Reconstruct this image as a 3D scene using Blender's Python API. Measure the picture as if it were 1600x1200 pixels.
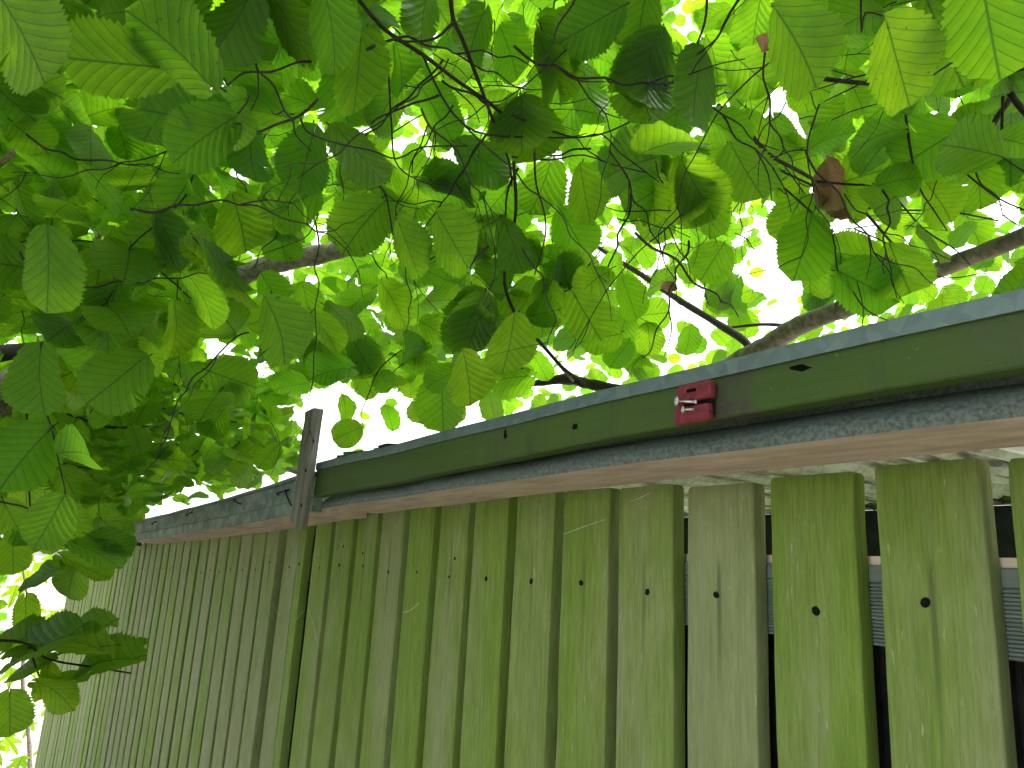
import bpy, bmesh, math, random
import numpy as np
from mathutils import Vector, Matrix

for o in list(bpy.data.objects):
    bpy.data.objects.remove(o, do_unlink=True)
scene = bpy.context.scene
COL = scene.collection
R_ = math.radians

# ------------------------------------------------------------------ camera
CAMZ = 1.65
TH, RHO, YAW, FPX = R_(13.98), R_(3.18), R_(34.75), 1203.0
F = Vector((-math.cos(YAW) * math.cos(TH), math.sin(YAW) * math.cos(TH), math.sin(TH)))
R0 = F.cross(Vector((0, 0, 1))).normalized()
U0 = R0.cross(F)
RT = math.cos(RHO) * R0 + math.sin(RHO) * U0
UP = math.cos(RHO) * U0 - math.sin(RHO) * R0
CAM = Vector((0, 0, CAMZ))
cd = bpy.data.cameras.new('camera')
cd.sensor_fit = 'HORIZONTAL'
cd.sensor_width = 36.0
cd.lens = FPX / 1600 * 36.0
cd.clip_start = 0.02
cd.clip_end = 600
cam = bpy.data.objects.new('camera', cd)
COL.objects.link(cam)
M = Matrix.Identity(4)
for i in range(3):
    M[i][0], M[i][1], M[i][2], M[i][3] = RT[i], UP[i], -F[i], CAM[i]
cam.matrix_world = M
scene.camera = cam

# ------------------------------------------------------------------ sky, sun, exposure
SUN_EL, SUN_AZ = R_(56), R_(15)        # azimuth from +y towards +x
w = bpy.data.worlds.new('World')
scene.world = w
w.use_nodes = True
wn = w.node_tree
bg = wn.nodes['Background']
sky = wn.nodes.new('ShaderNodeTexSky')
sky.sky_type = 'NISHITA'
sky.sun_disc = False
sky.sun_elevation = SUN_EL
sky.sun_rotation = SUN_AZ
sky.air_density = 1.0
sky.dust_density = 2.0
sky.ozone_density = 1.0
hs = wn.nodes.new('ShaderNodeHueSaturation')
hs.inputs['Saturation'].default_value = 0.22     # a white overcast sky
wn.links.new(sky.outputs[0], hs.inputs['Color'])
wn.links.new(hs.outputs[0], bg.inputs['Color'])
bg.inputs['Strength'].default_value = 0.095
sd = bpy.data.lights.new('sun', 'SUN')
sd.energy = 1.5
sd.angle = R_(11)
sd.color = (1.0, 0.97, 0.92)
sun = bpy.data.objects.new('sun', sd)
COL.objects.link(sun)
sdir = Vector((math.sin(SUN_AZ) * math.cos(SUN_EL), math.cos(SUN_AZ) * math.cos(SUN_EL), math.sin(SUN_EL)))
sun.rotation_euler = sdir.to_track_quat('Z', 'Y').to_euler()
vs = scene.view_settings
vs.view_transform = 'Standard'
vs.look = 'None'
vs.exposure = 2.7
vs.gamma = 1.0
cy = scene.cycles
cy.max_bounces = 6
cy.diffuse_bounces = 3
cy.glossy_bounces = 3
cy.transmission_bounces = 5
cy.transparent_max_bounces = 8
cy.use_denoising = True
cy.use_adaptive_sampling = True
cy.adaptive_threshold = 0.04
cy.sample_clamp_indirect = 8.0
cy.caustics_reflective = False
cy.caustics_refractive = False


# ------------------------------------------------------------------ helpers
def ray(px, py):
    return F + RT * ((px - 800) / FPX) - UP * ((py - 600) / FPX)


def at(px, py, d):                       # point d metres away along the line of sight
    return CAM + ray(px, py).normalized() * d


def plane(px, py, y):                    # point on the vertical plane y = const
    r = ray(px, py)
    return CAM + r * (y / r.y)


def proj(p):
    q = p - CAM
    z = q.dot(F)
    if z < 0.05:
        return None
    return 800 + FPX * q.dot(RT) / z, 600 - FPX * q.dot(UP) / z, z


def tag(o, label=None, cat=None, group=None, kind=None):
    if label: o['label'] = label
    if cat: o['category'] = cat
    if group: o['group'] = group
    if kind: o['kind'] = kind
    return o


def empty(name, loc=(0, 0, 0)):
    o = bpy.data.objects.new(name, None)
    o.empty_display_size = 0.05
    o.location = loc
    COL.objects.link(o)
    return o


def link(name, me, parent=None, loc=None):
    """mesh data in world coordinates (or local when loc is given) under a parent that is only translated"""
    o = bpy.data.objects.new(name, me)
    COL.objects.link(o)
    if loc is not None:
        o.location = loc
    if parent is not None:
        off = Vector((0, 0, 0))
        q = parent
        while q is not None:
            off += q.location
            q = q.parent
        o.parent = parent
        o.location = o.location - off
    return o


def mesh(name, vs_, fs, mat, smooth=False):
    me = bpy.data.meshes.new(name)
    me.from_pydata([tuple(v) for v in vs_], [], fs)
    if mat: me.materials.append(mat)
    if smooth:
        me.shade_smooth()
    me.update()
    return me


def box(name, c, s, mat, parent=None, bevel=0.0, rot=None, seg=2):
    bm = bmesh.new()
    bmesh.ops.create_cube(bm, size=1.0)
    bmesh.ops.scale(bm, vec=s, verts=bm.verts)
    if bevel:
        bmesh.ops.bevel(bm, geom=bm.edges[:] , offset=bevel, segments=seg, affect='EDGES', profile=0.6)
    if rot is not None:
        bmesh.ops.transform(bm, matrix=rot, verts=bm.verts)
    me = bpy.data.meshes.new(name)
    bm.to_mesh(me); bm.free()
    me.materials.append(mat)
    return link(name, me, parent, Vector(c))


def sweep_x(name, prof, xs, dz, mat, parent=None, cap=True, smooth=False, dy=None):
    """profile [(y,z)] (closed) swept along x, lifted at each x by dz(x)"""
    n = len(prof); V = []; Fc = []
    for x in xs:
        for (y, z) in prof:
            V.append((x, y + (dy(x) if dy else 0), z + dz(x)))
    for i in range(len(xs) - 1):
        for j in range(n):
            a, b = i * n + j, i * n + (j + 1) % n
            Fc.append((a, b, b + n, a + n))
    if cap:
        Fc.append(tuple(range(n))[::-1])
        Fc.append(tuple(range((len(xs) - 1) * n, len(xs) * n)))
    me = mesh(name, V, Fc, mat, smooth)
    bm = bmesh.new(); bm.from_mesh(me)
    bmesh.ops.recalc_face_normals(bm, faces=bm.faces)
    bm.to_mesh(me); bm.free()
    return link(name, me, parent)


def spline(pts, rad, sub):
    P = []; Rr = []
    n = len(pts)
    for i in range(n - 1):
        p0, p1, p2, p3 = pts[max(i - 1, 0)], pts[i], pts[i + 1], pts[min(i + 2, n - 1)]
        for s in range(sub):
            t = s / sub
            P.append(0.5 * ((2 * p1) + (p2 - p0) * t + (2 * p0 - 5 * p1 + 4 * p2 - p3) * t * t + (3 * p1 - p0 - 3 * p2 + p3) * t ** 3))
            Rr.append(rad[i] * (1 - t) + rad[i + 1] * t)
    P.append(pts[-1]); Rr.append(rad[-1])
    return P, Rr


def tube_data(P, Rr, sides=6, rng=None, lump=0.0):
    V = []; Fc = []
    n = len(P)
    a = None
    for i in range(n):
        d = (P[min(i + 1, n - 1)] - P[max(i - 1, 0)]).normalized()
        if a is None:
            a = d.orthogonal().normalized()
        a = (a - d * a.dot(d)).normalized()
        b = d.cross(a)
        k = 1 + (rng.uniform(-lump, lump) if rng else 0)
        for s in range(sides):
            t = 2 * math.pi * s / sides
            kk = k * (1 + (rng.uniform(-lump, lump) * 0.5 if rng else 0))
            V.append(P[i] + (a * math.cos(t) + b * math.sin(t)) * Rr[i] * kk)
    for i in range(n - 1):
        for s in range(sides):
            q, r = i * sides + s, i * sides + (s + 1) % sides
            Fc.append((q, r, r + sides, q + sides))
    Fc.append(tuple(range(sides))[::-1])
    Fc.append(tuple(range((n - 1) * sides, n * sides)))
    return V, Fc


def tube(name, pts, rad, mat, parent, sub=5, sides=8, seed=0, lump=0.06):
    P, Rr = spline(pts, rad, sub)
    V, Fc = tube_data(P, Rr, sides, random.Random(seed), lump)
    return link(name, mesh(name, V, Fc, mat, True), parent)


# ------------------------------------------------------------------ materials
class NT:
    def __init__(s, name):
        s.m = bpy.data.materials.new(name)
        s.m.use_nodes = True
        s.t = s.m.node_tree
        s.b = s.t.nodes['Principled BSDF']
        s.out = s.t.nodes['Material Output']

    def n(s, typ, **kw):
        x = s.t.nodes.new(typ)
        for k, v in kw.items():
            if k in x.inputs: s.set(x.inputs[k], v)
            else: setattr(x, k, v)
        return x

    def set(s, inp, v):
        if isinstance(v, bpy.types.NodeSocket): s.t.links.new(v, inp)
        else: inp.default_value = v

    def m2(s, op, a, b=0.0, c=0.0, clamp=False):
        x = s.t.nodes.new('ShaderNodeMath'); x.operation = op; x.use_clamp = clamp
        s.set(x.inputs[0], a); s.set(x.inputs[1], b); s.set(x.inputs[2], c)
        return x.outputs[0]

    def step(s, v, lo, hi, a=0.0, b=1.0):
        x = s.t.nodes.new('ShaderNodeMapRange'); x.interpolation_type = 'SMOOTHSTEP'
        s.set(x.inputs[0], v)
        for i, q in enumerate((lo, hi, a, b)): x.inputs[i + 1].default_value = q
        return x.outputs[0]

    def mix(s, f, a, b, mode='MIX'):
        x = s.t.nodes.new('ShaderNodeMix'); x.data_type = 'RGBA'; x.blend_type = mode
        s.set(x.inputs[0], f)
        for i, q in ((6, a), (7, b)):
            if not isinstance(q, bpy.types.NodeSocket) and len(q) == 3: q = (*q, 1)
            s.set(x.inputs[i], q)
        return x.outputs[2]

    def coords(s, scale=(1, 1, 1), rnd=True, kind='Object'):
        tc = s.n('ShaderNodeTexCoord')
        v = tc.outputs[kind]
        if rnd:
            oi = s.n('ShaderNodeObjectInfo')
            k = s.m2('MULTIPLY', oi.outputs['Random'], 37.0)
            cx = s.n('ShaderNodeCombineXYZ'); 
            for i in range(3): s.t.links.new(k, cx.inputs[i])
            ad = s.n('ShaderNodeVectorMath'); ad.operation = 'ADD'
            s.t.links.new(v, ad.inputs[0]); s.t.links.new(cx.outputs[0], ad.inputs[1])
            v = ad.outputs[0]
        mp = s.n('ShaderNodeMapping')
        s.t.links.new(v, mp.inputs[0]); mp.inputs['Scale'].default_value = scale
        return mp.outputs[0]

    def noise(s, vec, scale=1.0, detail=4.0, rough=0.55):
        x = s.n('ShaderNodeTexNoise')
        s.t.links.new(vec, x.inputs['Vector'])
        x.inputs['Scale'].default_value = scale; x.inputs['Detail'].default_value = detail
        x.inputs['Roughness'].default_value = rough
        return x.outputs[0]

    def bump(s, h, strength=0.3, dist=0.002):
        x = s.n('ShaderNodeBump'); x.inputs['Strength'].default_value = strength; x.inputs['Distance'].default_value = dist
        s.t.links.new(h, x.inputs['Height'])
        s.t.links.new(x.outputs[0], s.b.inputs['Normal'])

    def fin(s, col=None, rough=0.7, metal=0.0, spec=0.4):
        if col is not None: s.set(s.b.inputs['Base Color'], col if isinstance(col, bpy.types.NodeSocket) else (*col, 1))
        s.set(s.b.inputs['Roughness'], rough); s.set(s.b.inputs['Metallic'], metal)
        s.b.inputs['Specular IOR Level'].default_value = spec
        return s.m


def mat_slat(name='algae_wood', age=0.0):
    t = NT(name)
    oi = t.n('ShaderNodeObjectInfo').outputs['Random']
    fib = t.noise(t.coords((420, 420, 26)), 1, 5, 0.7)          # fuzzy fibres
    grain = t.noise(t.coords((150, 150, 7)), 1, 5, 0.6)
    mott = t.noise(t.coords((34, 34, 14)), 1, 5, 0.6)
    big = t.noise(t.coords((13, 13, 2.0)), 1, 3); huge = t.noise(t.coords((4, 4, 1.5)), 1, 2)
    tex = t.m2('ADD', t.m2('MULTIPLY', fib, 0.5), t.m2('ADD', t.m2('MULTIPLY', grain, 0.3), t.m2('MULTIPLY', mott, 0.2)))
    tex = t.step(tex, 0.30, 0.70)
    green = t.mix(tex, (0.100, 0.168, 0.020), (0.190, 0.290, 0.050))
    grey = t.mix(tex, (0.158, 0.196, 0.080), (0.262, 0.306, 0.142))
    k = t.m2('ADD', t.m2('MULTIPLY', big, 1.0), t.m2('MULTIPLY', oi, 0.18))
    k = t.m2('ADD', k, t.m2('ADD', t.m2('MULTIPLY', huge, 0.7), t.m2('MULTIPLY', mott, 0.35)))
    if age:                              # the far bay is older, bleached wood with less algae
        grey = t.mix(age, grey, t.mix(tex, (0.165, 0.175, 0.110), (0.300, 0.305, 0.215)))
        k = t.m2('ADD', k, age * 0.30)
    c = t.mix(t.step(k, 0.95, 1.45), green, grey)
    fl = t.noise(t.coords((300, 300, 40)), 1, 2)
    pale = t.m2('MULTIPLY', t.step(fl, 0.64, 0.74), t.step(mott, 0.42, 0.62))
    c = t.mix(t.m2('MULTIPLY', pale, 0.6), c, (0.38, 0.43, 0.25))
    dk = t.step(t.noise(t.coords((170, 170, 2.4)), 1, 4), 0.60, 0.76)
    c = t.mix(t.m2('MULTIPLY', dk, 0.22), c, (0.06, 0.07, 0.03))
    # rain stain running down from each nail
    sx = t.n('ShaderNodeSeparateXYZ'); t.t.links.new(t.n('ShaderNodeTexCoord').outputs['Object'], sx.inputs[0])
    xx = t.m2('ADD', sx.outputs[0], t.m2('MULTIPLY', t.m2('SUBTRACT', grain, 0.5), 0.006))
    st = t.m2('MULTIPLY', t.step(t.m2('ABSOLUTE', xx), 0.001, 0.005, 1, 0), t.m2('MULTIPLY', t.step(sx.outputs[2], -0.26, -0.13), t.step(sx.outputs[2], -0.07, -0.105)))
    c = t.mix(t.m2('MULTIPLY', st, t.m2('MULTIPLY', oi, 0.55)), c, (0.028, 0.032, 0.018))
    t.bump(t.m2('ADD', grain, t.m2('MULTIPLY', fib, 0.7)), 0.5, 0.0012)
    return t.fin(c, 0.8, 0, 0.2)


def mat_fascia():
    t = NT('algae_fascia')
    v1 = t.coords((3, 60, 70), False); v2 = t.coords((4, 9, 9), False); v3 = t.coords((14, 60, 10), False)
    g = t.noise(v1, 1, 5); b = t.noise(v2, 1, 4); d = t.noise(v3, 1, 4)
    c = t.mix(g, (0.024, 0.054, 0.006), (0.056, 0.100, 0.015))
    c = t.mix(t.m2('MULTIPLY', t.step(b, 0.48, 0.70), 0.6), c, (0.048, 0.062, 0.030))
    c = t.mix(t.m2('MULTIPLY', t.step(d, 0.58, 0.72), 0.75), c, (0.028, 0.034, 0.026))
    # a dark weathering stain beside the red block
    sx = t.n('ShaderNodeSeparateXYZ'); t.t.links.new(t.n('ShaderNodeTexCoord').outputs['Object'], sx.inputs[0])
    q = t.m2('ADD', sx.outputs[0], t.m2('MULTIPLY', d, 0.05))
    st = t.m2('MULTIPLY', t.step(q, -0.46, -0.435), t.step(q, -0.385, -0.41))
    c = t.mix(t.m2('MULTIPLY', st, t.step(t.noise(t.coords((40, 60, 60), False), 1, 5, 0.7), 0.3, 0.6)), c, (0.045, 0.038, 0.031))
    vs2 = t.noise(t.coords((55, 60, 5), False), 1, 4, 0.6)
    c = t.mix(t.m2('MULTIPLY', t.step(vs2, 0.55, 0.75), 0.5), c, (0.025, 0.030, 0.022))
    sp = t.noise(t.coords((260, 260, 260), False), 1, 3)
    c = t.mix(t.m2('MULTIPLY', t.step(sp, 0.66, 0.76), 0.5), c, (0.16, 0.19, 0.12))
    t.bump(g, 0.3, 0.001)
    return t.fin(c, 0.7, 0, 0.3)


def mat_metal(name, c1, c2, scale=60, metal=0.55, rough=0.5, dirt=(0.05, 0.06, 0.05), dk=0.6, spangle=True):
    t = NT(name)
    v = t.coords((1, 1, 1), False)
    if spangle:
        vo = t.n('ShaderNodeTexVoronoi'); t.t.links.new(v, vo.inputs['Vector']); vo.inputs['Scale'].default_value = scale
        sp = t.n('ShaderNodeSeparateColor'); t.t.links.new(vo.outputs['Color'], sp.inputs[0])
        f = sp.outputs[0]
    else:
        f = t.noise(v, scale, 5, 0.7)
        f = t.step(f, 0.35, 0.65)
    c = t.mix(f, c1, c2)
    d = t.noise(t.coords((6, 20, 14), False), 1, 5, 0.65)
    c = t.mix(t.m2('MULTIPLY', t.step(d, 0.45, 0.7), dk), c, dirt)
    t.bump(t.noise(v, 130, 3), 0.15, 0.001)
    return t.fin(c, t.m2('ADD', rough - 0.1, t.m2('MULTIPLY', d, 0.25)), metal, 0.4)


def mat_plain_wood(name, a, b, scale=(4, 70, 70), rnd=True, rough=0.8, blot=None):
    t = NT(name)
    g = t.noise(t.coords(scale, rnd), 1, 6, 0.6)
    c = t.mix(t.step(g, 0.3, 0.7), a, b)
    if blot:
        q = t.noise(t.coords((9, 14, 9), rnd), 1, 5, 0.6)
        c = t.mix(t.m2('MULTIPLY', t.step(q, 0.5, 0.7), 0.6), c, blot)
    t.bump(g, 0.4, 0.0015)
    return t.fin(c, rough, 0, 0.25)


def mat_bark(name, a, b, scale=60):
    t = NT(name)
    v = t.coords((1, 1, 1), False)
    g = t.noise(v, scale, 6, 0.65); q = t.noise(v, scale * 0.22, 4)
    c = t.mix(t.step(g, 0.35, 0.65), a, b)
    c = t.mix(t.m2('MULTIPLY', t.step(q, 0.55, 0.7), 0.5), c, tuple(min(1, x * 1.7) for x in b))
    t.bump(g, 0.6, 0.003)
    return t.fin(c, 0.8, 0, 0.3)


def mat_leaf(name, from_object, yellow=0.0):
    t = NT(name)
    uv = t.n('ShaderNodeUVMap'); uv.uv_map = 'leafuv'
    sx = t.n('ShaderNodeSeparateXYZ'); t.t.links.new(uv.outputs[0], sx.inputs[0])
    x = t.m2('SUBTRACT', sx.outputs[0], 0.5); y = sx.outputs[1]
    ax = t.m2('ABSOLUTE', x)
    if from_object:
        r = t.n('ShaderNodeObjectInfo').outputs['Random']
        r2 = t.m2('FRACT', t.m2('MULTIPLY', r, 17.31))
    else:
        u2 = t.n('ShaderNodeUVMap'); u2.uv_map = 'rnd'
        s2 = t.n('ShaderNodeSeparateXYZ'); t.t.links.new(u2.outputs[0], s2.inputs[0])
        r, r2 = s2.outputs[0], s2.outputs[1]
    side = t.m2('MULTIPLY', t.m2('GREATER_THAN', x, 0.0), 0.45)
    ww = t.m2('SUBTRACT', y, t.m2('MULTIPLY', ax, 1.15))
    ww = t.m2('ADD', ww, t.m2('MULTIPLY', t.m2('MULTIPLY', ax, ax), 0.70))
    ph = t.m2('FRACT', t.m2('ADD', t.m2('ADD', t.m2('MULTIPLY', ww, 7.2), side), 10.0))
    tri = t.m2('MULTIPLY', t.m2('ABSOLUTE', t.m2('SUBTRACT', ph, 0.5)), 2.0)      # 0 on a lateral vein, 1 between two
    lat = t.step(tri, 0.02, 0.14, 1.0, 0.0)
    mid = t.step(ax, 0.006, 0.018, 1.0, 0.0)
    cr = t.m2('FRACT', t.m2('ADD', t.m2('MULTIPLY', t.m2('ADD', t.m2('MULTIPLY', ax, 0.9), y), 26.0), t.m2('MULTIPLY', tri, 0.6)))
    ter = t.step(t.m2('ABSOLUTE', t.m2('SUBTRACT', cr, 0.5)), 0.0, 0.16, 1.0, 0.0)
    vein = t.m2('MAXIMUM', mid, t.m2('MAXIMUM', t.m2('MULTIPLY', lat, 0.9), t.m2('MULTIPLY', ter, 0.16)))
    cb = t.n('ShaderNodeCombineXYZ'); t.t.links.new(sx.outputs[0], cb.inputs[0]); t.t.links.new(y, cb.inputs[1])
    t.t.links.new(t.m2('MULTIPLY', r, 50.0), cb.inputs[2])
    bl = t.noise(cb.outputs[0], 5, 4); spk = t.noise(cb.outputs[0], 16, 2)
    tr = t.mix(r, (0.190, 0.475, 0.008), (0.345, 0.600, 0.010))
    tr = t.mix(t.step(bl, 0.35, 0.7), tr, t.mix(0.35, tr, (0.10, 0.36, 0.02)))
    if yellow: tr = t.mix(yellow, tr, (0.62, 0.72, 0.02))
    tr = t.mix(t.m2('MULTIPLY', vein, 0.78), tr, (0.030, 0.110, 0.006))
    sp = t.m2('MULTIPLY', t.step(spk, 0.68, 0.74), t.m2('GREATER_THAN', r2, 0.45))
    tr = t.mix(t.m2('MULTIPLY', sp, 0.7), tr, (0.10, 0.07, 0.015))
    df = t.mix(r2, (0.032, 0.088, 0.010), (0.058, 0.128, 0.018))
    df = t.mix(t.m2('MULTIPLY', vein, 0.4), df, (0.14, 0.21, 0.08))
    h = t.m2('SUBTRACT', t.m2('MULTIPLY', tri, 1.0), t.m2('MULTIPLY', vein, 0.4))
    bp = t.n('ShaderNodeBump'); bp.inputs['Strength'].default_value = 0.4; bp.inputs['Distance'].default_value = 0.0021
    t.t.links.new(h, bp.inputs['Height'])
    t.t.links.new(bp.outputs[0], t.b.inputs['Normal'])
    t.fin(df, 0.5, 0, 0.22)
    tl = t.n('ShaderNodeBsdfTranslucent')
    t.t.links.new(tr, tl.inputs['Color']); t.t.links.new(bp.outputs[0], tl.inputs['Normal'])
    mx = t.n('ShaderNodeMixShader'); mx.inputs[0].default_value = 0.62
    t.t.links.new(t.b.outputs[0], mx.inputs[1]); t.t.links.new(tl.outputs[0], mx.inputs[2])
    t.t.links.new(mx.outputs[0], t.out.inputs['Surface'])
    return t.m


def mat_sheet():
    t = NT('corrugated_plastic')
    v = t.coords((1, 1, 1), False)
    a = t.noise(v, 26, 6, 0.7); b = t.noise(t.coords((90, 6, 20), False), 1, 4)
    c = t.mix(t.step(a, 0.40, 0.62), (0.74, 0.71, 0.65), (0.52, 0.45, 0.34))
    c = t.mix(t.step(b, 0.48, 0.66), c, (0.13, 0.11, 0.085))
    t.fin(c, 0.6)
    tl = t.n('ShaderNodeBsdfTranslucent'); t.t.links.new(c, tl.inputs['Color'])
    mx = t.n('ShaderNodeMixShader'); mx.inputs[0].default_value = 0.68
    t.t.links.new(t.b.outputs[0], mx.inputs[1]); t.t.links.new(tl.outputs[0], mx.inputs[2])
    t.t.links.new(mx.outputs[0], t.out.inputs['Surface'])
    return t.m


def mat_simple(name, col, rough=0.6, metal=0.0, var=0.25, scale=40, spec=0.4):
    t = NT(name)
    g = t.noise(t.coords((1, 1, 1)), scale, 5, 0.6)
    c = t.mix(t.step(g, 0.3, 0.7), tuple(x * (1 - var) for x in col), tuple(min(1, x * (1 + var)) for x in col))
    t.bump(g, 0.2, 0.001)
    return t.fin(c, rough, metal, spec)


SLAT = mat_slat()
SLAT_OLD = mat_slat('bleached_algae_wood', 0.38)
FASCIA = mat_fascia()
FLASH = mat_metal('galvanised_flashing', (0.092, 0.136, 0.132), (0.138, 0.190, 0.183), 95, 0.35, 0.5, (0.09, 0.12, 0.11), 0.5)
GUTTER = mat_metal('galvanised_gutter', (0.058, 0.080, 0.070), (0.135, 0.170, 0.152), 230, 0.1, 0.75, (0.03, 0.04, 0.04), 0.55, False)
EAVE_METAL = mat_metal('weathered_eave_sheet', (0.085, 0.130, 0.113), (0.195, 0.245, 0.215), 34, 0.15, 0.65, (0.05, 0.06, 0.05), 0.7, False)
SOFFIT = mat_plain_wood('bare_soffit_wood', (0.38, 0.29, 0.225), (0.53, 0.425, 0.34), (9, 45, 45), False, 0.85, (0.27, 0.21, 0.16))
BATTEN = mat_plain_wood('weathered_grey_wood', (0.095, 0.095, 0.075), (0.23, 0.23, 0.19), (90, 90, 5), True, 0.85, (0.11, 0.13, 0.07))
RAILM = mat_plain_wood('grey_green_decking', (0.105, 0.145, 0.125), (0.17, 0.215, 0.185), (4, 60, 60), False, 0.75)
PALE = mat_plain_wood('pale_cut_wood', (0.55, 0.47, 0.33), (0.76, 0.70, 0.56), (5, 70, 70), False, 0.75, (0.40, 0.38, 0.30))
BEAMM = mat_simple('dark_green_beam', (0.020, 0.034, 0.028), 0.7, 0, 0.4, 25)
BLACK = mat_simple('black_ribbed_plastic', (0.030, 0.030, 0.032), 0.3, 0, 0.3, 60, 0.5)
HOLE = mat_simple('rotten_hole', (0.004, 0.004, 0.0035), 1.0, 0, 0.3, 40, 0.05)
NAILM = mat_simple('rusty_dark_nail', (0.008, 0.008, 0.0075), 0.9, 0.0, 0.4, 300, 0.1)
STEEL = mat_simple('dull_zinc', (0.55, 0.56, 0.55), 0.35, 0.8, 0.25, 200)
RED = mat_simple('red_plastic', (0.145, 0.018, 0.026), 0.8, 0, 0.35, 120)
MOSS = mat_simple('moss', (0.06, 0.11, 0.02), 0.95, 0, 0.5, 300)
GROUND = mat_simple('pale_gravel', (0.42, 0.39, 0.34), 0.9, 0, 0.3, 30)
BARK = mat_bark('hazel_bark', (0.11, 0.095, 0.072), (0.23, 0.20, 0.155))
TWIG = mat_bark('dark_twig_bark', (0.014, 0.011, 0.009), (0.034, 0.027, 0.021), 160)
TAN = mat_bark('tan_shoot_bark', (0.16, 0.12, 0.07), (0.27, 0.21, 0.13), 120)
LEAF_O = mat_leaf('hazel_leaf', True)
LEAF_S = mat_leaf('hazel_leaf_mass', False)
LEAF_Y = mat_leaf('pale_maple_leaf', True, 0.25)
DEAD = mat_simple('withered_leaf', (0.30, 0.17, 0.085), 0.8, 0, 0.5, 60)
WEB = mat_simple('cobweb_thread', (0.55, 0.58, 0.52), 0.6)

# ------------------------------------------------------------------ ground
g = link('ground', mesh('ground', [(-250, -250, 0), (250, -250, 0), (250, 250, 0), (-250, 250, 0)], [(0, 1, 2, 3)], GROUND))
tag(g, 'pale gravelly ground below the fence', kind='structure')

# ------------------------------------------------------------------ slat fence
FY = 0.693                     # front face of the slats
PITCH = 0.115


def interp(x, tab):
    tab = sorted(tab)
    if x <= tab[0][0]: return tab[0][1]
    for (a, va), (b, vb) in zip(tab, tab[1:]):
        if x <= b: return va + (vb - va) * (x - a) / (b - a)
    return tab[-1][1]


TOPS = [(-6.4, -0.085), (-4.0, 0.050), (-2.7, 0.083), (-1.9, 0.118), (-1.4, 0.122), (-1.0, 0.117), (1.0, 0.113)]
fence = empty('slat_fence', (-2.6, FY + 0.01, 0))
tag(fence, 'long algae-green fence of upright wooden slats under the eaves', 'fence')


def slat_mesh(i, wd, th=0.020, seed=0):
    """upright board with rounded front edges, origin at the top centre of its front face"""
    rng = random.Random(seed)
    r = 0.0024
    prof = []
    for k in range(5):                     # front-left corner
        a = math.pi + math.pi / 2 * k / 4
        prof.append((-wd / 2 + r + r * math.cos(a), r + r * math.sin(a)))
    for k in range(5):
        a = 1.5 * math.pi + math.pi / 2 * k / 4
        prof.append((wd / 2 - r + r * math.cos(a), r + r * math.sin(a)))
    prof += [(wd / 2, th), (-wd / 2, th)]
    zs = [0.0, -0.0035] + [-0.02 - 0.034 * q for q in range(32)] + [-1.3, -1.72]
    n = len(prof); V = []; Fc = []
    wav = [0.0006 * math.sin(seed + q * 0.4) + rng.uniform(-0.0003, 0.0003) for q, _ in enumerate(zs)]
    nick = [[rng.uniform(0, 0.0016) if rng.random() < 0.14 else 0 for _ in zs] for _ in (0, 1)]
    for q, z in enumerate(zs):
        k = 0.955 if q == 0 else 1.0
        for (x, y) in prof:
            if y < r and abs(x) > wd * 0.45 and q > 1: k = 1 - nick[0 if x < 0 else 1][q] / (wd / 2)
            V.append((x * k + wav[q], y + (0.0016 if q == 0 and y < r else 0), z))
    for q in range(len(zs) - 1):
        for j in range(n):
            a, b = q * n + j, q * n + (j + 1) % n
            Fc.append((a, a + n, b + n, b))
    Fc.append(tuple(range(n)))
    Fc.append(tuple(range((len(zs) - 1) * n, len(zs) * n))[::-1])
    me = mesh('slat', V, Fc, SLAT)
    bm = bmesh.new(); bm.from_mesh(me); bmesh.ops.recalc_face_normals(bm, faces=bm.faces); bm.to_mesh(me); bm.free()
    for p in me.polygons: p.use_smooth = len(p.vertices) == 4
    me.set_sharp_from_angle(angle=R_(38))
    return me


def nail_mesh():
    bm = bmesh.new()
    prof = [(0.0043, 0.0), (0.0042, -0.0005), (0.0034, -0.0007), (0.0022, -0.0002)]
    rings = []
    for (r, y) in prof:
        rings.append([bm.verts.new((r * math.cos(2 * math.pi * k / 12), y, 1.15 * r * math.sin(2 * math.pi * k / 12))) for k in range(12)])
    for a, b in zip(rings, rings[1:]):
        for k in range(12): bm.faces.new((a[k], a[(k + 1) % 12], b[(k + 1) % 12], b[k]))
    bm.faces.new(rings[-1])
    bmesh.ops.recalc_face_normals(bm, faces=bm.faces)
    me = bpy.data.meshes.new('nail'); bm.to_mesh(me); bm.free(); me.materials.append(NAILM)
    return me


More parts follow.
